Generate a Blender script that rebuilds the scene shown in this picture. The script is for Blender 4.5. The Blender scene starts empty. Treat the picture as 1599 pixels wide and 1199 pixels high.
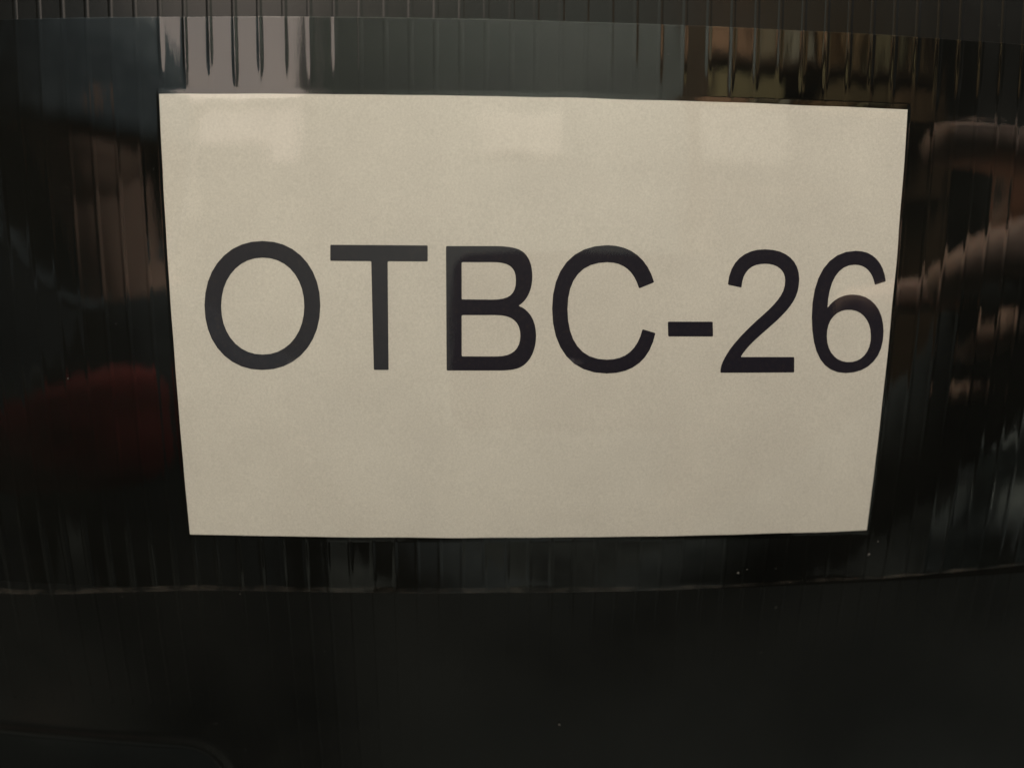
import bpy, bmesh, math, random
from mathutils import Vector, Matrix, noise
from mathutils.geometry import tessellate_polygon

random.seed(7)
C = bpy.context.scene.collection
S = bpy.context.scene
MM = 0.001

# ------------------------------------------------------------ camera
cam_data = bpy.data.cameras.new('camera')
cam = bpy.data.objects.new('camera', cam_data); C.objects.link(cam)
right = Vector((0.99922353, -0.03829503, 0.00926449))
fwd = Vector((0.03924518, 0.9882043, -0.14802729))
up = Vector((-0.00348649, 0.14827594, 0.98893988))
m = Matrix((right, up, -fwd)).transposed().to_4x4()
m.translation = Vector((-9.0887, -107.869, 6.578)) * MM
cam.matrix_world = m
cam_data.sensor_width = 36
cam_data.lens = 36 * 975.07 / 1599
cam_data.clip_start = 0.001
cam_data.clip_end = 50
cam_data.dof.use_dof = True
cam_data.dof.focus_distance = 0.1085
cam_data.dof.aperture_fstop = 7.2
S.camera = cam

# ------------------------------------------------------------ world, lamp, exposure
w = bpy.data.worlds.new('World'); S.world = w; w.use_nodes = True
bg = w.node_tree.nodes['Background']
bg.inputs[0].default_value = (0.9, 0.95, 1.0, 1); bg.inputs[1].default_value = 0.012

ld = bpy.data.lights.new('ceiling_lamp', 'AREA'); ld.shape = 'DISK'; ld.size = 0.45
ld.energy = 33; ld.color = (1.0, 0.895, 0.725)
lo = bpy.data.objects.new('ceiling_lamp', ld); C.objects.link(lo)
lo.location = (-0.60, -0.95, 1.50)
lo.rotation_euler = (Vector((0, 0, 0)) - lo.location).to_track_quat('-Z', 'Y').to_euler()

l2 = bpy.data.lights.new('wall_fill_light', 'AREA'); l2.shape = 'DISK'; l2.size = 0.4  # added fill light, brightens the far wall and bookcase
l2.energy = 44; l2.color = (1.0, 0.92, 0.80)
lo2 = bpy.data.objects.new('wall_fill_light', l2); C.objects.link(lo2)
lo2.location = (0.2, -1.15, 2.15)
lo2.rotation_euler = (Vector((0.2, -2.25, 0.9)) - lo2.location).to_track_quat('-Z', 'Y').to_euler()

l3 = bpy.data.lights.new('side_fill_light', 'AREA'); l3.shape = 'DISK'; l3.size = 0.5  # added fill light from the right, lifts the hood, face and fingers
l3.energy = 26; l3.color = (1.0, 0.95, 0.88)
lo3 = bpy.data.objects.new('side_fill_light', l3); C.objects.link(lo3)
lo3.location = (1.15, -0.07, 1.25)
lo3.rotation_euler = (Vector((-0.2, -0.5, 0.1)) - lo3.location).to_track_quat('-Z', 'Y').to_euler()

S.view_settings.view_transform = 'Standard'
S.view_settings.look = 'None'
S.view_settings.exposure = 0
S.view_settings.gamma = 1

# ------------------------------------------------------------ helpers
def link(name, me, mat=None, parent=None, smooth=False):
    o = bpy.data.objects.new(name, me); C.objects.link(o)
    if mat: me.materials.append(mat)
    if parent: o.parent = parent
    if smooth:
        for p in me.polygons: p.use_smooth = True
        if smooth == 'edge': me.set_sharp_from_angle(angle=math.radians(50))
    return o

def from_bm(name, bm, mat=None, parent=None, smooth=False):
    me = bpy.data.meshes.new(name); bm.to_mesh(me); bm.free()
    return link(name, me, mat, parent, smooth)

def tag(o, label=None, cat=None, group=None, kind=None):
    if label: o['label'] = label
    if cat: o['category'] = cat
    if group: o['group'] = group
    if kind: o['kind'] = kind
    return o

def empty(name, loc=(0, 0, 0)):
    o = bpy.data.objects.new(name, None); C.objects.link(o); o.location = loc
    o.empty_display_size = 0.02
    return o

def box(bm, x0, x1, y0, y1, z0, z1, bev=0.0):
    r = bmesh.ops.create_cube(bm, size=1)
    vs = r['verts']
    for v in vs:
        v.co = Vector(((x0 + x1) / 2 + v.co.x * (x1 - x0), (y0 + y1) / 2 + v.co.y * (y1 - y0),
                       (z0 + z1) / 2 + v.co.z * (z1 - z0)))
    if bev:
        es = list({e for v in vs for e in v.link_edges})
        bmesh.ops.bevel(bm, geom=es, offset=bev, segments=2, affect='EDGES', profile=0.5)

# the side of the box swells outwards in the middle: depth in mm of the bare surface at (x, z) mm
def sag(x, z):
    return 2.5215 * (x / 63.5) ** 2 + 1.0623 * (z / 38.1) ** 2

def ss(a, b, t):
    t = min(1, max(0, (t - a) / (b - a))); return t * t * (3 - 2 * t)

def P(x, z, off=0.0):          # a point 'off' mm in front of the bare surface
    return Vector((x, sag(x, z) - off, z)) * MM

class Mat:
    def __init__(self, name):
        self.m = bpy.data.materials.new(name); self.m.use_nodes = True
        self.nt = self.m.node_tree; self.n = self.nt.nodes; self.l = self.nt.links
        self.b = self.n['Principled BSDF']
    def node(self, t, **k):
        nd = self.n.new(t)
        for a, v in k.items(): setattr(nd, a, v)
        return nd
    def noise(self, scale, detail=4, rough=0.5, vec=None, stretch=None):
        nz = self.node('ShaderNodeTexNoise'); nz.inputs['Scale'].default_value = scale
        nz.inputs['Detail'].default_value = detail; nz.inputs['Roughness'].default_value = rough
        tc = self.node('ShaderNodeTexCoord')
        if stretch:
            mp = self.node('ShaderNodeMapping'); mp.inputs['Scale'].default_value = stretch
            self.l.new(tc.outputs['Object'], mp.inputs[0]); self.l.new(mp.outputs[0], nz.inputs[0])
        else:
            self.l.new(tc.outputs['Object'], nz.inputs[0])
        return nz.outputs['Fac']
    def ramp(self, fac, stops):
        r = self.node('ShaderNodeValToRGB'); e = r.color_ramp.elements
        e[0].position, e[0].color = stops[0][0], (*stops[0][1], 1)
        e[1].position, e[1].color = stops[-1][0], (*stops[-1][1], 1)
        for p, c in stops[1:-1]:
            q = e.new(p); q.color = (*c, 1)
        self.l.new(fac, r.inputs[0]); return r.outputs[0]
    def bump(self, fac, dist, strength=1.0, prev=None):
        b = self.node('ShaderNodeBump'); b.inputs['Distance'].default_value = dist
        b.inputs['Strength'].default_value = strength
        self.l.new(fac, b.inputs['Height'])
        if prev: self.l.new(prev, b.inputs['Normal'])
        return b.outputs[0]

def plain(name, c0, c1, rough=0.7, scale=20, spec=0.5, bump=0.0):
    M = Mat(name)
    f = M.noise(scale)
    M.l.new(M.ramp(f, [(0.35, c0), (0.65, c1)]), M.b.inputs['Base Color'])
    M.b.inputs['Roughness'].default_value = rough
    M.b.inputs['Specular IOR Level'].default_value = spec
    if bump: M.l.new(M.bump(f, bump), M.b.inputs['Normal'])
    return M.m

# ------------------------------------------------------------ materials
# black corrugated plastic: faint scuffs, dust specks, satin gloss
M = Mat('black_corrugated_plastic')
big = M.noise(30, 5, 0.6); fine = M.noise(1500, 3, 0.6); dust = M.noise(700, 2, 0.4)
col = M.ramp(big, [(0.3, (0.0042, 0.0044, 0.0042)), (0.7, (0.0085, 0.0088, 0.0082))])
dr = M.ramp(dust, [(0.80, (0, 0, 0)), (0.90, (.6, .6, .6))])
mx = M.node('ShaderNodeMixRGB'); mx.inputs[2].default_value = (0.10, 0.10, 0.09, 1)
M.l.new(dr, mx.inputs[0]); M.l.new(col, mx.inputs[1]); M.l.new(mx.outputs[0], M.b.inputs['Base Color'])
M.l.new(M.ramp(big, [(0.3, (0.20,) * 3), (0.7, (0.27,) * 3)]), M.b.inputs['Roughness'])
n1 = M.bump(fine, 0.00001, 0.35)
M.l.new(n1, M.b.inputs['Normal'])
# where the tape's adhesive wets the plastic it has no gloss of its own
tc = M.node('ShaderNodeTexCoord'); sp = M.node('ShaderNodeSeparateXYZ'); M.l.new(tc.outputs['Object'], sp.inputs[0])
a1 = M.node('ShaderNodeMath', operation='GREATER_THAN'); a1.inputs[1].default_value = -0.0492; M.l.new(sp.outputs['Z'], a1.inputs[0])
a2 = M.node('ShaderNodeMath', operation='LESS_THAN'); a2.inputs[1].default_value = 0.0502; M.l.new(sp.outputs['Z'], a2.inputs[0])
a3 = M.node('ShaderNodeMath', operation='MULTIPLY'); M.l.new(a1.outputs[0], a3.inputs[0]); M.l.new(a2.outputs[0], a3.inputs[1])
a4 = M.node('ShaderNodeMapRange'); a4.inputs['To Min'].default_value = 0.45; a4.inputs['To Max'].default_value = 0.0
M.l.new(a3.outputs[0], a4.inputs['Value']); M.l.new(a4.outputs[0], M.b.inputs['Specular IOR Level'])
PLASTIC = M.m

# copier paper: warm white, fibre grain
M = Mat('label_paper')
cl = M.noise(60, 5, 0.6); gr = M.noise(2700, 3, 0.75)
c1 = M.ramp(cl, [(0.3, (0.70, 0.68, 0.65)), (0.7, (0.765, 0.745, 0.71))])
c2 = M.ramp(gr, [(0.25, (0.78,) * 3), (0.75, (1, 1, 1))])
mx = M.node('ShaderNodeMixRGB', blend_type='MULTIPLY'); mx.inputs[0].default_value = 1
M.l.new(c1, mx.inputs[1]); M.l.new(c2, mx.inputs[2])
M.l.new(mx.outputs[0], M.b.inputs['Base Color'])
M.b.inputs['Roughness'].default_value = 0.85; M.b.inputs['Specular IOR Level'].default_value = 0.2
M.l.new(M.bump(gr, 0.00002, 0.5), M.b.inputs['Normal'])
PAPER = M.m

M = Mat('toner_black')
t1 = M.noise(1200, 4, 0.7)
M.l.new(M.ramp(t1, [(0.3, (0.008, 0.008, 0.017)), (0.55, (0.013, 0.011, 0.021)), (0.8, (0.028, 0.022, 0.022))]), M.b.inputs['Base Color'])
M.b.inputs['Roughness'].default_value = 0.6; M.b.inputs['Specular IOR Level'].default_value = 0.3
TONER = M.m

# clear packing tape: see-through film with a mirror gloss
M = Mat('clear_tape_film')
M.n.remove(M.b)
tr = M.node('ShaderNodeBsdfTransparent'); tr.inputs[0].default_value = (0.985, 0.98, 0.965, 1)
gl = M.node('ShaderNodeBsdfAnisotropic'); gl.inputs['Roughness'].default_value = 0.035
gl.inputs['Color'].default_value = (1, 1, 1, 1)
# mirror share of the film (both of its faces): Schlick, the same from either side
ge = M.node('ShaderNodeNewGeometry'); dt = M.node('ShaderNodeVectorMath', operation='DOT_PRODUCT')
M.l.new(ge.outputs['Normal'], dt.inputs[0]); M.l.new(ge.outputs['Incoming'], dt.inputs[1])
def mth(op, a, b=None, v=None, v0=None):
    q = M.node('ShaderNodeMath', operation=op)
    if a is not None: M.l.new(a, q.inputs[0])
    if b is not None: M.l.new(b, q.inputs[1])
    if v is not None: q.inputs[1].default_value = v
    if v0 is not None: q.inputs[0].default_value = v0
    return q.outputs[0]
ab = mth('ABSOLUTE', dt.outputs['Value'])
p5 = mth('POWER', mth('SUBTRACT', None, ab, v0=1.0), v=5.0)
F0 = 0.08
fac = mth('ADD', mth('MULTIPLY', p5, v=1 - F0), v=F0)
lf = M.noise(45, 3, 0.5, stretch=(1.0, 1.0, 0.35)); hf = M.noise(420, 3, 0.6, stretch=(1.0, 1.0, 0.25))
nb = M.bump(lf, 0.00010, 1.0); nb = M.bump(hf, 0.000007, 1.0, nb)
M.l.new(nb, gl.inputs['Normal'])
ms = M.node('ShaderNodeMixShader')
M.l.new(fac, ms.inputs[0]); M.l.new(tr.outputs[0], ms.inputs[1]); M.l.new(gl.outputs[0], ms.inputs[2])
M.l.new(ms.outputs[0], M.n['Material Output'].inputs[0])
TAPE = M.m

# ------------------------------------------------------------ the black corrugated plastic box
bx = empty('corrugated_box', P(0, -110))
tag(bx, 'black corrugated plastic box side with fine vertical ribs, behind the taped label', 'box')
def under(o, root):
    o.parent = root; o.matrix_parent_inverse = Matrix.Translation(-root.location); return o

BEAD = 3.2     # depth of the pressed recess in the lower left corner
def recess(x, z):
    # rounded rectangle, its right edge at x=-64 and its top edge at z=-84.6
    dx = (x + 63.0); dz = (z + 85.4 + 0.018 * (x + 64)); r = 7
    qx, qz = max(dx + r, 0), max(dz + r, 0)
    d = math.hypot(qx, qz) + min(max(dx + r, dz + r), 0) - r
    return d
bm = bmesh.new()
xs = []; x = -200.0
while x <= 200: xs.append(x); x += 1.0 if -130 < x < 130 else 5.0
zs = []; z = -170.0
while z <= 130: zs.append(z); z += 0.5 if -97 < z < -75 else 2.5
grid = []
for z in zs:
    row = []
    for x in xs:
        d = recess(x, z)
        off = -(BEAD + 0.35 * max(0, -84 - z)) * (1 - ss(-3.0, 0.0, d)) + 0.55 * math.exp(-((d - 1.2) / 1.1) ** 2)
        row.append(bm.verts.new(P(x, z, off)))
    grid.append(row)
for j in range(len(zs) - 1):
    for i in range(len(xs) - 1):
        bm.faces.new((grid[j][i], grid[j][i + 1], grid[j + 1][i + 1], grid[j + 1][i]))
# back skin and rim, so the wall is a closed 4 mm sheet
back = [bm.verts.new(Vector((x, 26 + 4, z)) * MM) for x, z in
        ((xs[0], zs[0]), (xs[-1], zs[0]), (xs[-1], zs[-1]), (xs[0], zs[-1]))]
bm.faces.new(back)
bm.faces.new([r[0] for r in grid] + [back[3], back[0]])
bm.faces.new([r[-1] for r in grid][::-1] + [back[1], back[2]])
bm.faces.new(grid[0][::-1] + [back[0], back[1]])
bm.faces.new(grid[-1] + [back[2], back[3]])
bmesh.ops.recalc_face_normals(bm, faces=bm.faces)
o = from_bm('side_panel', bm, PLASTIC)
for p in o.data.polygons: p.use_smooth = len(p.vertices) == 4 and p.area < 1e-4
under(o, bx)

PITCH, PH = 4.11, 2.85
prof = [(-0.62, -0.03), (-0.42, 0.030), (-0.2, 0.070), (0, 0.085), (0.2, 0.070), (0.42, 0.030), (0.62, -0.03)]
for k in range(-31, 31):
    x0 = PH + k * PITCH
    bm = bmesh.new(); rows = []
    zt, zb = 118, (-79 if x0 < -60 else -120)
    nz_ = 46
    for j in range(nz_ + 1):
        z = zb + (zt - zb) * j / nz_
        a = 0.75 + 0.35 * noise.noise(Vector((x0 * 0.11, z * 0.03, 3)))
        a *= (0.12 + 0.88 * ss(-60, -45, z)) * (ss(0, 12, z - zb) if x0 < -60 else 1)      # the ribs flatten out near the foot of the box
        wv = 0.08 * noise.noise(Vector((x0 * 0.3, z * 0.05, 9)))
        rows.append([bm.verts.new(P(x0 + wv + u, z, h * a if h > 0 else h)) for u, h in prof])
    for j in range(nz_):
        for i in range(len(prof) - 1):
            bm.faces.new((rows[j][i], rows[j][i + 1], rows[j + 1][i + 1], rows[j + 1][i]))
    bm.faces.new(rows[0]); bm.faces.new(rows[-1][::-1])
    under(from_bm('rib', bm, PLASTIC, None, True), bx)

# ------------------------------------------------------------ the paper label
lb = empty('paper_label', P(0, -38.1, 0.15))
tag(lb, 'cream white paper label printed OTBC-26 under clear tape on the black box', 'label')
PO = 0.13       # face of the paper, mm in front of the bare surface
bm = bmesh.new(); nx, nzz = 128, 78
def pe(u, v):   # the label was cut by hand: slightly uneven edges
    x = -63.5 + 127 * u; z = -38.15 + 76.3 * v
    x += 0.10 * noise.noise(Vector((z * .12, u * 4, 1))); z += 0.10 * noise.noise(Vector((x * .10, v * 4, 5)))
    return x, z
g = [[bm.verts.new(P(*pe(i / nx, j / nzz), PO)) for i in range(nx + 1)] for j in range(nzz + 1)]
for j in range(nzz):
    for i in range(nx):
        bm.faces.new((g[j][i], g[j][i + 1], g[j + 1][i + 1], g[j + 1][i]))
ring = g[0] + [r[-1] for r in g[1:]] + g[-1][-2::-1] + [r[0] for r in g[-2:0:-1]]
lowr = [bm.verts.new(v.co + Vector((0, 0.00011, 0))) for v in ring]
for i in range(len(ring)):
    j = (i + 1) % len(ring); bm.faces.new((ring[i], ring[j], lowr[j], lowr[i]))
o = from_bm('paper_sheet', bm, PAPER, None, 'edge'); under(o, lb)

GLYPHS = {
    'O': [[(-37.66,3.73),(-37.73,5.82),(-38.09,7.68),(-38.72,9.36),(-39.61,10.85),(-40.73,12.11),(-42.06,13.12),(-43.56,13.85),(-45.23,14.29),(-47.11,14.43),(-49.0,14.26),(-50.71,13.79),(-52.3,13.04),(-53.73,12.0),(-54.97,10.72),(-56.01,9.21),(-56.8,7.51),(-57.34,5.64),(-57.62,3.54),(-57.6,1.43),(-57.29,-0.46),(-56.7,-2.2),(-55.83,-3.74),(-54.71,-5.05),(-53.36,-6.11),(-51.82,-6.88),(-50.1,-7.34),(-48.17,-7.48),(-46.22,-7.29),(-44.46,-6.79),(-42.84,-5.99),(-41.4,-4.9),(-40.15,-3.56),(-39.14,-2.0),(-38.37,-0.26),(-37.88,1.63)],
          [(-40.41,3.6),(-40.46,5.15),(-40.71,6.54),(-41.16,7.81),(-41.8,8.94),(-42.6,9.9),(-43.56,10.67),(-44.65,11.22),(-45.84,11.56),(-47.17,11.67),(-48.52,11.54),(-49.75,11.18),(-50.89,10.6),(-51.92,9.82),(-52.82,8.84),(-53.57,7.7),(-54.15,6.42),(-54.53,5.01),(-54.73,3.46),(-54.71,1.9),(-54.49,0.49),(-54.05,-0.81),(-53.43,-1.97),(-52.62,-2.96),(-51.65,-3.76),(-50.55,-4.34),(-49.33,-4.68),(-47.97,-4.79),(-46.6,-4.65),(-45.34,-4.28),(-44.18,-3.67),(-43.14,-2.86),(-42.24,-1.85),(-41.5,-0.68),(-40.94,0.63),(-40.58,2.05)]],
    'T': [[(-35.65,13.89),(-19.24,13.94),(-19.27,11.28),(-26.03,11.25),(-26.23,-7.25),(-28.79,-7.27),(-28.8,11.24),(-35.73,11.23)]],
    'B': [[(-16.17,13.87),(-7.68,13.96),(-6.71,13.94),(-5.86,13.88),(-5.1,13.78),(-4.43,13.64),(-3.85,13.45),(-3.35,13.19),(-2.92,12.87),(-2.55,12.47),(-2.28,12.09),(-2.05,11.66),(-1.86,11.19),(-1.71,10.69),(-1.61,10.15),(-1.54,9.59),(-1.51,9.0),(-1.52,8.4),(-1.59,7.69),(-1.72,7.01),(-1.93,6.37),(-2.19,5.77),(-2.52,5.23),(-2.9,4.75),(-3.34,4.33),(-3.83,3.98),(-3.17,3.71),(-2.58,3.32),(-2.06,2.82),(-1.61,2.22),(-1.24,1.52),(-0.97,0.73),(-0.79,-0.15),(-0.72,-1.1),(-0.76,-2.07),(-0.89,-2.97),(-1.12,-3.8),(-1.42,-4.55),(-1.81,-5.21),(-2.26,-5.77),(-2.76,-6.24),(-3.32,-6.59),(-3.71,-6.76),(-4.14,-6.9),(-4.59,-7.01),(-5.06,-7.09),(-5.57,-7.14),(-6.1,-7.18),(-6.65,-7.2),(-7.22,-7.21),(-16.18,-7.26)],
          [(-13.53,11.23),(-8.42,11.28),(-7.4,11.26),(-6.54,11.14),(-5.84,10.94),(-5.27,10.63),(-4.85,10.22),(-4.55,9.7),(-4.37,9.05),(-4.31,8.27),(-4.36,7.44),(-4.52,6.75),(-4.81,6.19),(-5.23,5.74),(-5.79,5.4),(-6.5,5.17),(-7.37,5.03),(-8.39,4.98),(-13.54,4.99)],
          [(-13.55,2.32),(-7.61,2.37),(-6.65,2.32),(-5.8,2.16),(-5.09,1.89),(-4.51,1.5),(-4.05,1.01),(-3.72,0.41),(-3.52,-0.31),(-3.44,-1.12),(-3.5,-1.95),(-3.69,-2.67),(-4.0,-3.29),(-4.45,-3.81),(-5.04,-4.22),(-5.75,-4.52),(-6.6,-4.7),(-7.57,-4.76),(-13.56,-4.78)]],
    'C': [[(19.56,8.18),(19.0,9.57),(18.3,10.79),(17.46,11.85),(16.48,12.73),(15.38,13.43),(14.14,13.93),(12.79,14.24),(11.32,14.35),(9.14,14.13),(7.25,13.56),(5.63,12.65),(4.3,11.41),(3.26,9.87),(2.52,8.03),(2.09,5.92),(1.97,3.54),(2.17,1.08),(2.69,-1.12),(3.51,-3.04),(4.62,-4.66),(6.01,-5.95),(7.68,-6.89),(9.6,-7.47),(11.78,-7.66),(13.51,-7.54),(15.05,-7.18),(16.39,-6.59),(17.53,-5.78),(18.48,-4.76),(19.23,-3.54),(19.79,-2.13),(20.16,-0.54),(17.84,0.12),(17.5,-1.14),(17.04,-2.22),(16.46,-3.14),(15.76,-3.89),(14.94,-4.48),(13.99,-4.89),(12.91,-5.15),(11.7,-5.23),(10.1,-5.08),(8.7,-4.64),(7.5,-3.91),(6.51,-2.91),(5.72,-1.66),(5.15,-0.17),(4.78,1.54),(4.63,3.45),(4.71,5.34),(5.02,6.96),(5.55,8.33),(6.31,9.45),(7.26,10.33),(8.42,10.96),(9.76,11.34),(11.29,11.48),(12.32,11.42),(13.25,11.22),(14.09,10.87),(14.84,10.39),(15.5,9.77),(16.07,9.02),(16.55,8.13),(16.95,7.11)]],
    '-': [[(22.26,1.45),(30.28,1.49),(30.49,-1.09),(22.44,-1.12)]],
    '2': [[(32.61,7.92),(32.77,9.34),(33.13,10.56),(33.69,11.6),(34.43,12.46),(35.34,13.13),(36.4,13.62),(37.61,13.92),(38.93,14.03),(40.37,13.95),(41.64,13.69),(42.74,13.25),(43.66,12.66),(44.41,11.92),(44.97,11.06),(45.34,10.08),(45.53,9.0),(45.52,7.93),(45.4,6.96),(45.15,6.06),(44.77,5.21),(44.26,4.39),(43.63,3.56),(42.87,2.71),(41.99,1.81),(41.04,0.94),(40.11,0.11),(39.22,-0.69),(38.38,-1.47),(37.59,-2.26),(36.88,-3.05),(36.26,-3.86),(35.73,-4.71),(45.68,-4.71),(45.89,-7.49),(32.22,-7.52),(32.2,-7.18),(32.21,-6.84),(32.25,-6.51),(32.32,-6.17),(32.42,-5.85),(32.53,-5.52),(32.67,-5.21),(32.82,-4.9),(33.24,-4.1),(33.72,-3.31),(34.28,-2.53),(34.91,-1.74),(35.6,-0.94),(36.37,-0.12),(37.21,0.73),(38.12,1.62),(39.25,2.65),(40.25,3.59),(41.1,4.47),(41.8,5.31),(42.35,6.13),(42.73,6.96),(42.93,7.83),(42.95,8.75),(42.84,9.38),(42.61,9.94),(42.26,10.43),(41.8,10.83),(41.25,11.16),(40.6,11.39),(39.88,11.53),(39.09,11.57),(38.22,11.5),(37.44,11.32),(36.76,11.01),(36.19,10.57),(35.73,10.0),(35.39,9.29),(35.18,8.43),(35.1,7.42)]],
    '6': [[(61.82,8.78),(61.46,10.0),(60.98,11.06),(60.36,11.97),(59.63,12.71),(58.79,13.3),(57.85,13.72),(56.81,13.96),(55.68,14.03),(53.82,13.8),(52.23,13.18),(50.9,12.19),(49.83,10.85),(49.04,9.19),(48.52,7.21),(48.29,4.95),(48.36,2.41),(48.65,0.09),(49.12,-1.93),(49.76,-3.65),(50.58,-5.08),(51.59,-6.19),(52.78,-6.99),(54.16,-7.48),(55.73,-7.65),(57.31,-7.52),(58.71,-7.12),(59.9,-6.48),(60.87,-5.61),(61.61,-4.53),(62.1,-3.25),(62.33,-1.79),(62.29,-0.17),(62.03,1.3),(61.58,2.61),(60.95,3.75),(60.17,4.69),(59.24,5.44),(58.18,5.98),(57.01,6.31),(55.74,6.41),(54.98,6.36),(54.28,6.24),(53.62,6.03),(53.02,5.76),(52.47,5.41),(51.97,5.0),(51.54,4.53),(51.17,4.01),(51.17,5.66),(51.34,7.14),(51.67,8.44),(52.15,9.53),(52.8,10.41),(53.59,11.06),(54.54,11.47),(55.64,11.62),(56.38,11.57),(57.06,11.41),(57.68,11.13),(58.24,10.74),(58.73,10.24),(59.15,9.64),(59.49,8.94),(59.77,8.14)],
          [(59.89,-0.93),(59.69,0.17),(59.34,1.12),(58.84,1.94),(58.2,2.64),(57.46,3.17),(56.62,3.53),(55.7,3.71),(54.68,3.7),(53.81,3.49),(53.05,3.11),(52.43,2.55),(51.94,1.85),(51.62,1.01),(51.46,0.06),(51.49,-1.05),(51.69,-2.12),(52.04,-3.06),(52.55,-3.88),(53.19,-4.57),(53.94,-5.11),(54.79,-5.47),(55.73,-5.64),(56.77,-5.62),(57.64,-5.4),(58.39,-5.0),(59.02,-4.42),(59.49,-3.69),(59.8,-2.83),(59.93,-1.85)]],
}

for ch, loops in GLYPHS.items():
    # round the corners a little, as print does
    def soften(l):
        out = []
        n = len(l)
        for i in range(n):
            a, b, c = Vector(l[i - 1]), Vector(l[i]), Vector(l[(i + 1) % n])
            d1, d2 = (a - b), (c - b)
            r1 = min(0.18, d1.length * .3); r2 = min(0.18, d2.length * .3)
            if d1.angle(d2) < 2.6:
                p, q = b + d1.normalized() * r1, b + d2.normalized() * r2
                out += [p, (p + q + 2 * b) / 4, q]
            else: out.append(b)
        return out
    ls = [[Vector((a.x, a.y, 0)) for a in soften(l)] for l in loops]
    flat = [p for l in ls for p in l]
    bm = bmesh.new(); vs = [bm.verts.new(p) for p in flat]
    for t in tessellate_polygon(ls):
        try: bm.faces.new([vs[i] for i in t])
        except ValueError: pass
    for c in range(-64, 65, 2):
        bmesh.ops.bisect_plane(bm, geom=bm.verts[:] + bm.edges[:] + bm.faces[:], plane_co=(c + .01, 0, 0), plane_no=(1, 0, 0))
    for c in range(-10, 17, 2):
        bmesh.ops.bisect_plane(bm, geom=bm.verts[:] + bm.edges[:] + bm.faces[:], plane_co=(0, c + .01, 0), plane_no=(0, 1, 0))
    for v in bm.verts: v.co = P(v.co.x, v.co.y, PO + 0.015)
    bmesh.ops.recalc_face_normals(bm, faces=bm.faces)
    o = from_bm('printed_hyphen' if ch == '-' else ('printed_digit' if ch in '26' else 'printed_letter'), bm, TONER, None, True)
    o['label'] = 'black printed %s' % ('hyphen' if ch == '-' else ch)
    under(o, lb)

# ------------------------------------------------------------ clear tape over the label
def tape_top(x): return 50.25 + 0.10 * noise.noise(Vector((x * .06, 0, 2)))
def tape_bot(x):
    return -49.2 - 2.6 * ss(-55, -105, x) + 0.25 * ss(20, 60, x) * 3 + 1.2 * ss(60, 110, x) + 0.15 * noise.noise(Vector((x * .08, 4, 2)))
def tape_off(x, z):
    # film lies on the panel, climbs over the paper and over every rib
    dx = 63.5 - abs(x); dz = 38.15 - abs(z)
    on = ss(-0.55, 0.05, dx) * ss(-0.55, 0.05, dz)
    u = (x - PH) / PITCH; u -= round(u); u *= PITCH
    rid = math.exp(-(u / 0.36) ** 2)
    edge = 40.5 + 3.0 * noise.noise(Vector((x * .21, 7, 1)))           # how far down the ribs still lift the film
    amp = 0.0012 + 0.085 * ss(edge - 1.5, edge + 4, z) * ss(-66, -61, x) * (1 - 0.68 * ss(-46, -42, x)) * (1 + 0.9 * ss(20, 30, x))
    amp += 0.0075 * ss(62, 67, abs(x)) * (0.4 + 0.6 * ss(-48, -20, -abs(z))) + 0.004 * ss(-36, -40, z) + 0.085 * ss(-31, -42, z) * ss(-38, -62, x) + 0.02 * ss(-37, -41, z) * ss(-48.5, -44, z) * ss(30, 0, x)
    amp *= 1.0 + 0.35 * noise.noise(Vector((x * .12, z * .05, 6)))
    o = 0.105 + on * 0.075 + (1 - 0.9 * on) * amp * rid
    right = ss(25, 45, x)
    o += 0.05 * noise.noise(Vector((x * .055, z * .03, 11)))
    o += (0.017 + 0.022 * right * ss(36, 40, z)) * noise.noise(Vector((x * .2, z * .07, 21)))
    o += 0.05 * math.exp(-((z - tape_bot(x)) / 0.6) ** 2) * (0.6 + 0.6 * noise.noise(Vector((x * .09, 0, 31))))   # lifted lower edge
    o += 0.008 * math.exp(-((z - 36.35) / 0.16) ** 2) * ss(-5, 15, x)                                   # faint crease under the top edge
    return o + 0.05
bm = bmesh.new()
XS = [-118 + 0.13 * i for i in range(int(236 / .13) + 1)]
NZ = 190
g = []
for j in range(NZ + 1):
    v = j / NZ; row = []
    for x in XS:
        z = tape_bot(x) + (tape_top(x) - tape_bot(x)) * v
        row.append(bm.verts.new(P(x, z, tape_off(x, z))))
    g.append(row)
for j in range(NZ):
    for i in range(len(XS) - 1):
        bm.faces.new((g[j][i], g[j][i + 1], g[j + 1][i + 1], g[j + 1][i]))
ring = g[0] + [r[-1] for r in g[1:]] + g[-1][-2::-1] + [r[0] for r in g[-2:0:-1]]
o_in = [bm.verts.new(v.co + Vector((0, 0.00004, 0))) for v in ring]
for i in range(len(ring)):
    j = (i + 1) % len(ring); f = bm.faces.new((ring[i], ring[j], o_in[j], o_in[i]))
tp = from_bm('clear_tape', bm, TAPE, None, 'edge')
tag(tp, 'wide strip of clear glossy tape over the paper label, mirroring the dim room', 'tape')

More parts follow.
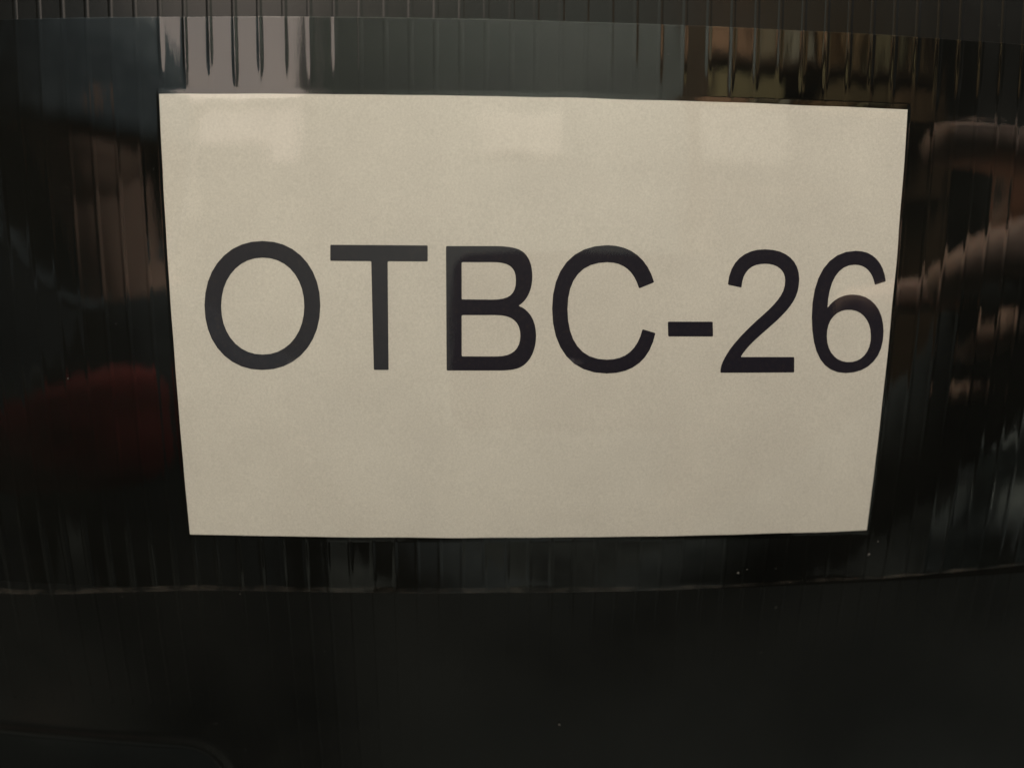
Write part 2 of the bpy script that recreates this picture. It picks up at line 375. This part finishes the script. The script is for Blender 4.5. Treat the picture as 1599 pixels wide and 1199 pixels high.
M = Mat('dusty_adhesive')
M.n.remove(M.b)
df = M.node('ShaderNodeBsdfDiffuse'); df.inputs[0].default_value = (0.42, 0.36, 0.31, 1)
tr = M.node('ShaderNodeBsdfTransparent'); ms = M.node('ShaderNodeMixShader')
f1 = M.noise(260, 5, 0.7, stretch=(1, 1, 2.0)); f2 = M.noise(45, 2, 0.5)
m1 = M.ramp(f1, [(0.42, (0.008,) * 3), (0.78, (0.13,) * 3)]); m2 = M.ramp(f2, [(0.35, (0.35,) * 3), (0.7, (1,) * 3)])
mm_ = M.node('ShaderNodeMath', operation='MULTIPLY'); M.l.new(m1, mm_.inputs[0]); M.l.new(m2, mm_.inputs[1])
M.l.new(mm_.outputs[0], ms.inputs[0]); M.l.new(tr.outputs[0], ms.inputs[1]); M.l.new(df.outputs[0], ms.inputs[2])
M.l.new(ms.outputs[0], M.n['Material Output'].inputs[0])
bm = bmesh.new(); rows = []
for i in range(472):
    x = -118 + i * 0.5; zb = tape_bot(x)
    hgt = 0.55 + 0.45 * noise.noise(Vector((x * .15, 2, 8))) + 0.45 * (1 - ss(0, 40, x))
    rows.append([bm.verts.new(P(x, zb + h, tape_off(x, zb + h) + .02)) for h in (-0.06, hgt * .5, max(.25, hgt))])
for a, b in zip(rows, rows[1:]):
    for k in (0, 1): bm.faces.new((a[k], b[k], b[k + 1], a[k + 1]))
o = from_bm('dusty_edge', bm, M.m, tp, True)

# ------------------------------------------------------------ what the tape mirrors: the dim room behind the camera
WALLM = plain('room_wall_paint', (0.27, 0.31, 0.295), (0.33, 0.375, 0.35), 0.8, 3)
DARKM = plain('room_floor_dark', (0.025, 0.032, 0.033), (0.12, 0.14, 0.135), 0.8, 5)
bm = bmesh.new(); box(bm, -4.2, 4.8, -2.35, -2.25, -1.1, 2.1)
tag(from_bm('wall', bm, WALLM), kind='structure')
bm = bmesh.new(); box(bm, -4.2, 4.8, -2.25, 0.6, -1.2, -1.1)
tag(from_bm('floor', bm, DARKM), kind='structure')

# window with a lit pinkish blind
FR = plain('window_frame_paint', (0.5, 0.5, 0.48), (0.56, 0.56, 0.53), 0.5, 20)
M = Mat('lit_window_blind')
f = M.noise(3, 3)
M.l.new(M.ramp(f, [(0.3, (1.0, 0.84, 0.72)), (0.7, (0.90, 0.78, 0.70))]), M.b.inputs['Emission Color'])
M.b.inputs['Emission Strength'].default_value = 1.9
M.b.inputs['Base Color'].default_value = (0.5, 0.45, 0.42, 1)
BLIND = M.m
wn = empty('window', (-1.3, -2.25, 0.95))
tag(wn, 'pale pink lit window mirrored in the tape above the label', 'window')
bm = bmesh.new(); box(bm, -1.86, -0.93, -2.245, -2.235, 0.97, 1.95); under(from_bm('window_blind', bm, BLIND), wn)
bd = BLIND.copy(); bd.node_tree.nodes['Principled BSDF'].inputs['Emission Strength'].default_value = 0.8
bm = bmesh.new(); box(bm, -1.44, -0.93, -2.243, -2.236, 0.76, 0.918); box(bm, -1.12, -0.93, -2.243, -2.236, 0.66, 0.758); under(from_bm('glare_panel', bm, bd), wn)  # glowing panels added below the frame to put glare on the paper
bm = bmesh.new()
for a in ((-1.92, -1.86, 0.92, 2.0), (-0.93, -0.87, 0.92, 2.0), (-1.86, -0.93, 0.92, 0.97), (-1.86, -0.93, 1.95, 2.0)):
    box(bm, a[0], a[1], -2.245, -2.19, a[2], a[3], 0.004)
under(from_bm('window_frame', bm, FR), wn)

def sheet(name, label, cat, x0, x1, z0, z1, c, y=-2.246):
    bm = bmesh.new(); box(bm, x0, x1, y, y + 0.02, z0, z1, 0.003)
    tag(from_bm(name, bm, plain(name + '_' + cat, c, tuple(v * .85 for v in c), 0.6, 8)), label, cat)
sheet('cabinet', 'white cabinet front below the lit window, mirrored in the tape', 'cabinet', -1.86, -1.46, 0.40, 0.90, (0.8, 0.78, 0.72))
sheet('door', 'dark navy door on the far wall left of the lit window', 'door', -3.3, -1.98, -1.1, 1.75, (0.20, 0.25, 0.29))
sheet('poster', 'small white sheet on the far wall, mirrored above the letters B and C', 'poster', -0.08, 0.27, 0.70, 0.90, (0.85, 0.83, 0.76))
sheet('notice_board', 'pale board hung on the front of the wooden bookcase', 'board', 0.84, 1.22, 0.60, 0.84, (0.62, 0.59, 0.52), -1.93)

# wooden bookcase with a row of boxes and binders
WD = plain('bookcase_wood', (0.16, 0.105, 0.06), (0.22, 0.15, 0.09), 0.5, 9)
bc = empty('bookcase', (1.6, -2.1, -1.1)); tag(bc, 'brown wooden bookcase mirrored in the tape above the digits', 'bookcase')
for x in (0.86, 2.10):
    bm = bmesh.new(); box(bm, x, x + .03, -2.24, -1.95, -1.1, 1.66, .002); under(from_bm('side_board', bm, WD), bc)
for z in (0.50, 0.86, 1.08, 1.63):
    bm = bmesh.new(); box(bm, 0.89, 2.10, -2.24, -1.95, z, z + .03, .002); under(from_bm('shelf', bm, WD), bc)
bm = bmesh.new(); box(bm, 0.89, 2.10, -2.248, -2.241, -1.1, 1.66); under(from_bm('back_board', bm, plain('dark_back', (.03, .025, .02), (.05, .04, .03), .7)), bc)
items = [(0.90, 1.10, 1.11, 1.52, (0.90, 0.55, 0.32), 'terracotta box on the upper shelf of the bookcase', 'storage_box'),
 (1.16, 1.20, 1.11, 1.58, (0.80, 0.69, 0.44), 'slim cream binder beside the terracotta box', 'binder'),
 (1.30, 1.36, 1.11, 1.56, (0.90, 0.85, 0.63), 'pale yellow binder on the upper shelf', 'binder'),
 (1.46, 1.54, 1.11, 1.57, (0.72, 0.47, 0.23), 'tan binder in the middle of the upper shelf', 'binder'),
 (1.62, 1.70, 1.11, 1.55, (0.90, 0.63, 0.32), 'ochre binder in the middle of the upper shelf', 'binder'),
 (1.80, 1.86, 1.11, 1.57, (0.80, 0.72, 0.41), 'olive grey binder near the right end of the upper shelf', 'binder'),
 (1.96, 2.04, 1.11, 1.54, (0.80, 0.58, 0.32), 'sand coloured binder at the right end of the upper shelf', 'binder'),
 (0.92, 1.22, 0.89, 1.02, (0.61, 0.52, 0.25), 'olive box on the lower shelf of the bookcase', 'storage_box'),
 (1.48, 1.80, 0.89, 1.03, (0.65, 0.50, 0.25), 'tan box on the lower shelf of the bookcase', 'storage_box'),
 (1.86, 2.06, 0.89, 1.02, (0.72, 0.47, 0.25), 'rust box on the lower shelf of the bookcase', 'storage_box')]
for i, (x0, x1, z0, z1, c, lab, nm) in enumerate(items):
    bm = bmesh.new(); box(bm, x0, x1, -2.20, -1.96, z0 + .002, z1, .004)
    tag(from_bm(nm, bm, plain('cover_%s' % nm, c, tuple(v * .7 for v in c), .6, 12)), lab, 'box' if nm == 'storage_box' else 'binder', 'boxes and binders on the bookcase')
sheet('curtain', 'grey curtain on the far wall to the right of the bookcase', 'curtain', 2.30, 3.6, 0.95, 1.9, (0.55, 0.56, 0.55), -2.22)
sheet('towel', 'small pale green towel hanging right of the grey curtain', 'towel', 2.86, 3.2, 0.78, 1.06, (0.62, 0.72, 0.68), -2.18)
# grey green cloth low on the right
CL = plain('grey_green_cloth', (0.42, 0.50, 0.50), (0.66, 0.76, 0.74), 0.9, 60)
bm = bmesh.new(); n = 26
g = [[bm.verts.new(Vector((0.395 + 0.22 * i / n + 0.014 * math.sin(j * .35), -0.25 - 0.015 * math.sin(i * .55) * (1 + j / n) + 0.02 * j / n, -0.13 - 0.20 * j / n + 0.07 * i / n + 0.012 * math.sin(i * .9)))) for i in range(n + 1)] for j in range(n + 1)]
for j in range(n):
    for i in range(n): bm.faces.new((g[j][i], g[j][i + 1], g[j + 1][i + 1], g[j + 1][i]))
o = from_bm('cloth', bm, CL, None, True)
sm = o.modifiers.new('thick', 'SOLIDIFY'); sm.thickness = 0.003
tag(o, 'crumpled grey green cloth mirrored in the tape right of the label', 'cloth')

# the phone that takes the picture
ph = empty('smartphone', (0.055, -0.12, 0.0)); tag(ph, 'dark smartphone held sideways in front of the box', 'phone')
PB = plain('phone_glass', (0.01, 0.01, 0.012), (0.012, 0.012, 0.014), 0.25, 10)
def rounded_slab(x0, x1, z0, z1, y0, y1, r):
    bm = bmesh.new(); pts = []
    for cx, cz, a0 in ((x1 - r, z1 - r, 0), (x0 + r, z1 - r, 90), (x0 + r, z0 + r, 180), (x1 - r, z0 + r, 270)):
        for k in range(7):
            a = math.radians(a0 + 15 * k); pts.append((cx + r * math.cos(a), cz + r * math.sin(a)))
    a = [bm.verts.new((x, y0, z)) for x, z in pts]; b = [bm.verts.new((x, y1, z)) for x, z in pts]
    bm.faces.new(a); bm.faces.new(b[::-1])
    for i in range(len(a)):
        j = (i + 1) % len(a); bm.faces.new((a[i], b[i], b[j], a[j]))
    bmesh.ops.recalc_face_normals(bm, faces=bm.faces); return bm
under(from_bm('phone_body', rounded_slab(-.026, .122, -.050, .024, -.1205, -.1125, .010), PB), ph)
under(from_bm('camera_island', rounded_slab(-.023, .010, -.012, .021, -.1124, -.1105, .008), PB), ph)

# ---- the photographer: one continuous skinned body
SK = Mat('skin'); f = SK.noise(60, 4)
SK.l.new(SK.ramp(f, [(0.3, (0.62, 0.42, 0.32)), (0.7, (0.74, 0.51, 0.39))]), SK.b.inputs['Base Color'])
SK.b.inputs['Roughness'].default_value = 0.8; SK.b.inputs['Specular IOR Level'].default_value = 0.25; SK.b.inputs['Subsurface Weight'].default_value = 0.05
SK.b.inputs['Subsurface Scale'].default_value = 0.004
SKIN = SK.m
def skin_chain(name, chains, mat, parent, sub=2):
    """chains: list of lists of (x,y,z,radius); later chains start at an index into the first-seen vertices"""
    verts, edges, rad = [], [], []
    for start, pts in chains:
        prev = start
        for x, y, z, r in pts:
            verts.append((x, y, z)); rad.append(r)
            if prev is not None: edges.append((prev, len(verts) - 1))
            prev = len(verts) - 1
    me = bpy.data.meshes.new(name); me.from_pydata(verts, edges, [])
    o = link(name, me, mat)
    sk = o.modifiers.new('skin', 'SKIN'); sk.use_smooth_shade = True
    for i, r in enumerate(rad):
        r = r if isinstance(r, tuple) else (r, r)
        me.skin_vertices[0].data[i].radius = r
    me.skin_vertices[0].data[0].use_root = True
    sb = o.modifiers.new('sub', 'SUBSURF'); sb.levels = sb.render_levels = sub
    if parent: under(o, parent)
    return o
pe_ = empty('person', (-0.47, -0.55, -1.1))
tag(pe_, 'person in blue hood and dark top holding the phone, mirrored in the tape', 'person')
hx, hy, hz = -0.50, -0.46, 0.20
HZ = 0.05
body = [
 (None, [(-0.46, -0.58, -1.0, .15), (-0.46, -0.58, -0.75, .14), (-0.46, -0.57, -0.5, .13), (-0.46, -0.56, -0.28, .135), (-0.47, -0.54, -0.14, .11), (-0.475, -0.52, -0.03, .055), (hx, -0.50, 0.07, .052), (hx, hy - .01, 0.18, .07), (hx, hy - .02, 0.26, .08), (hx, hy - .02, 0.31, .06)]),
 (4, [(-0.30, -0.55, -0.15, .065), (-0.20, -0.53, -0.24, .052), (-0.03, -0.46, -0.40, .045), (0.10, -0.44, -0.44, .042), (0.27, -0.34, -0.25, .034), (0.365, -0.225, -0.06, .026)]),
 (4, [(-0.64, -0.55, -0.16, .065), (-0.74, -0.53, -0.26, .052), (-0.80, -0.50, -0.50, .044), (-0.80, -0.42, -0.72, .036), (-0.78, -0.38, -0.84, .026)]),
]
skin_chain('body', body, SKIN, pe_)
# right hand gripping the far end of the phone: palm and five separate fingers
W0 = (0.365, -0.225, -0.060)
hand = [
 (None, [(*W0, (.024, .017)), (0.355, -0.205, -0.030, (.030, .014)), (0.340, -0.188, 0.005, (.032, .013)), (0.325, -0.175, 0.035, (.026, .012))]),
 (3, [(0.298, -0.150, 0.068, .0122), (0.256, -0.120, 0.078, .0120), (0.205, -0.104, 0.077, .0120), (0.172, -0.101, 0.071, .0100)]),
 (2, [(0.300, -0.146, 0.044, .0124), (0.260, -0.116, 0.038, .0126), (0.214, -0.103, 0.026, .0122), (0.178, -0.102, 0.010, .0100)]),
 (1, [(0.318, -0.168, 0.000, .0105), (0.300, -0.158, -0.012, .0100), (0.292, -0.172, -0.026, .0094), (0.300, -0.185, -0.030, .0080)]),
 (0, [(0.335, -0.190, -0.050, .0092), (0.320, -0.182, -0.052, .0088), (0.312, -0.194, -0.060, .0082), (0.318, -0.204, -0.060, .0070)]),
 (1, [(0.325, -0.200, 0.006, .0135), (0.280, -0.190, 0.012, .0120), (0.220, -0.165, 0.008, .0108), (0.165, -0.142, 0.002, .0090)]),
]
skin_chain('hand', hand, SKIN, pe_)
# face: nose, ears, eyes and mouth on the front of the head (facing the box)
bm = bmesh.new()
bmesh.ops.create_uvsphere(bm, u_segments=48, v_segments=32, radius=1)
for v in bm.verts:
    x, y, z = v.co
    f = max(0, y)
    d = 1.0
    d += 0.16 * math.exp(-((x / .13) ** 2 + ((z + .12) / .22) ** 2)) * f          # nose
    d -= 0.07 * (math.exp(-(((x - .36) / .17) ** 2 + ((z - .08) / .12) ** 2)) + math.exp(-(((x + .36) / .17) ** 2 + ((z - .08) / .12) ** 2))) * f
    d += 0.05 * math.exp(-((x / .3) ** 2 + ((z + .48) / .07) ** 2)) * f           # lips
    d += 0.05 * math.exp(-((x / .25) ** 2 + ((z + .8) / .15) ** 2)) * f           # chin
    nx_ = .078 * (1 - .18 * max(0, -z))
    v.co = Vector((hx + x * d * nx_, hy + y * d * .096, .225 + z * d * .118))
under(from_bm('head', bm, SKIN, None, True), pe_)
HR = plain('navy_hood', (0.20, 0.27, 0.31), (0.30, 0.38, 0.42), 0.8, 60)
bm = bmesh.new(); bmesh.ops.create_uvsphere(bm, u_segments=64, v_segments=40, radius=1)
kill = [v for v in bm.verts if v.co.y > 0.30 and v.co.z < -0.30]
bmesh.ops.delete(bm, geom=kill, context='VERTS')
for v in bm.verts:
    x, y, z = v.co; a = math.atan2(y, x)
    s = 1 + .02 * math.sin(a * 40) + .04 * noise.noise(v.co * 3)
    zz = z * .15 if z > 0 else z * .26
    v.co = Vector((hx + x * s * .125, hy - .02 + y * s * .125, .245 + zz))
o = from_bm('hood', bm, HR, None, True); o.modifiers.new('t', 'SOLIDIFY').thickness = .006; under(o, pe_)
EY = plain('eye_dark', (.02, .015, .012), (.03, .02, .015), .2)
for sx in (-1, 1):
    bm = bmesh.new(); bmesh.ops.create_uvsphere(bm, u_segments=16, v_segments=12, radius=.0115)
    for v in bm.verts: v.co += Vector((hx + sx * .029, hy + .079, .234))
    under(from_bm('eye', bm, EY, None, True), pe_)
    bm = bmesh.new(); bmesh.ops.create_uvsphere(bm, u_segments=16, v_segments=12, radius=1)
    for v in bm.verts: v.co = Vector((hx + sx * .079 + v.co.x * .007, hy + v.co.y * .018, .222 + v.co.z * .031))
    under(from_bm('ear', bm, SKIN, None, True), pe_)
RD = plain('dark_knit', (0.04, 0.055, 0.06), (0.08, 0.10, 0.105), 0.9, 40)
shirt = [
 (None, [(-0.46, -0.58, -0.95, (.20, .165)), (-0.46, -0.58, -0.75, (.19, .155)), (-0.46, -0.57, -0.5, (.19, .15)), (-0.46, -0.56, -0.28, (.20, .15)), (-0.47, -0.545, -0.15, (.17, .13)), (-0.475, -0.53, -0.05, (.09, .085)), (-0.49, -0.51, 0.03, (.075, .07))]),
 (4, [(-0.29, -0.55, -0.16, .082), (-0.20, -0.53, -0.24, .068), (-0.03, -0.46, -0.40, .060), (0.10, -0.44, -0.44, .062), (0.27, -0.34, -0.25, .058), (0.360, -0.235, -0.075, .050), (0.350, -0.208, -0.03, .048), (0.337, -0.188, 0.008, .047), (0.320, -0.172, 0.040, .034)]),
 (4, [(-0.65, -0.55, -0.17, .082), (-0.74, -0.53, -0.26, .068), (-0.80, -0.50, -0.50, .058), (-0.80, -0.42, -0.70, .046)]),
]
skin_chain('knitted_top', shirt, RD, pe_)

# red cushion standing low on the left
RC = plain('red_cloth', (0.15, 0.016, 0.015), (0.24, 0.028, 0.025), 0.9, 40)
bm = bmesh.new(); bmesh.ops.create_uvsphere(bm, u_segments=48, v_segments=32, radius=1)
for v in bm.verts:
    x, y, z = v.co
    q = (abs(x) ** 3.5 + abs(z) ** 3.5) ** (1 / 3.5) if (x or z) else 1
    k = math.hypot(x, z) / q if q else 1
    v.co = Vector((-0.425 + x * k * .135, -0.30 + y * .045 + .004 * noise.noise(v.co * 4), -0.135 + z * k * (.052 + .018 * x) + 0.28 * x * .135))
o = from_bm('cushion', bm, RC, None, True)
tag(o, 'dark red cloth cushion mirrored in the tape left of the label', 'cushion')

# the head is turned towards the phone
for o in pe_.children:
    if o.name.split('.')[0] in ('head', 'hood', 'eye', 'ear'):
        T = Matrix.Translation((hx, hy, 0)); o.data.transform(T @ Matrix.Rotation(math.radians(-48), 4, 'Z') @ T.inverted())
# dust and lint stuck to the film and the plastic
bm = bmesh.new(); rd = random.Random(3)
spots = [(-83.0, -9.5, .30), (38.5, -46.0, .34), (40.2, -45.3, .18), (64.6, -43.2, .42), (66.0, -40.5, .2), (20.6, 45.4, .18), (5.5, -78.5, .3)]
spots += [(rd.uniform(-105, 105), rd.uniform(-95, 55), rd.uniform(.05, .12)) for _ in range(70)]
for x, z, r in spots:
    if abs(x) < 64 and abs(z) < 38.5: continue
    c = [bm.verts.new(P(x + r * q * math.cos(a) * 1.2, z + r * q * math.sin(a), 0.30)) for a, q in [(k * 1.05, rd.uniform(.3, 1)) for k in range(6)]]
    t = bm.verts.new(P(x, z, 0.30 + r * .4))
    for k in range(6): bm.faces.new((c[k], c[(k + 1) % 6], t))
    bm.faces.new(c[::-1])
tag(from_bm('dust', bm, plain('lint', (.04, .04, .037), (.11, .11, .10), .9, 400)), 'tiny pale dust and lint specks stuck on the black plastic and tape', 'dust', kind='stuff')
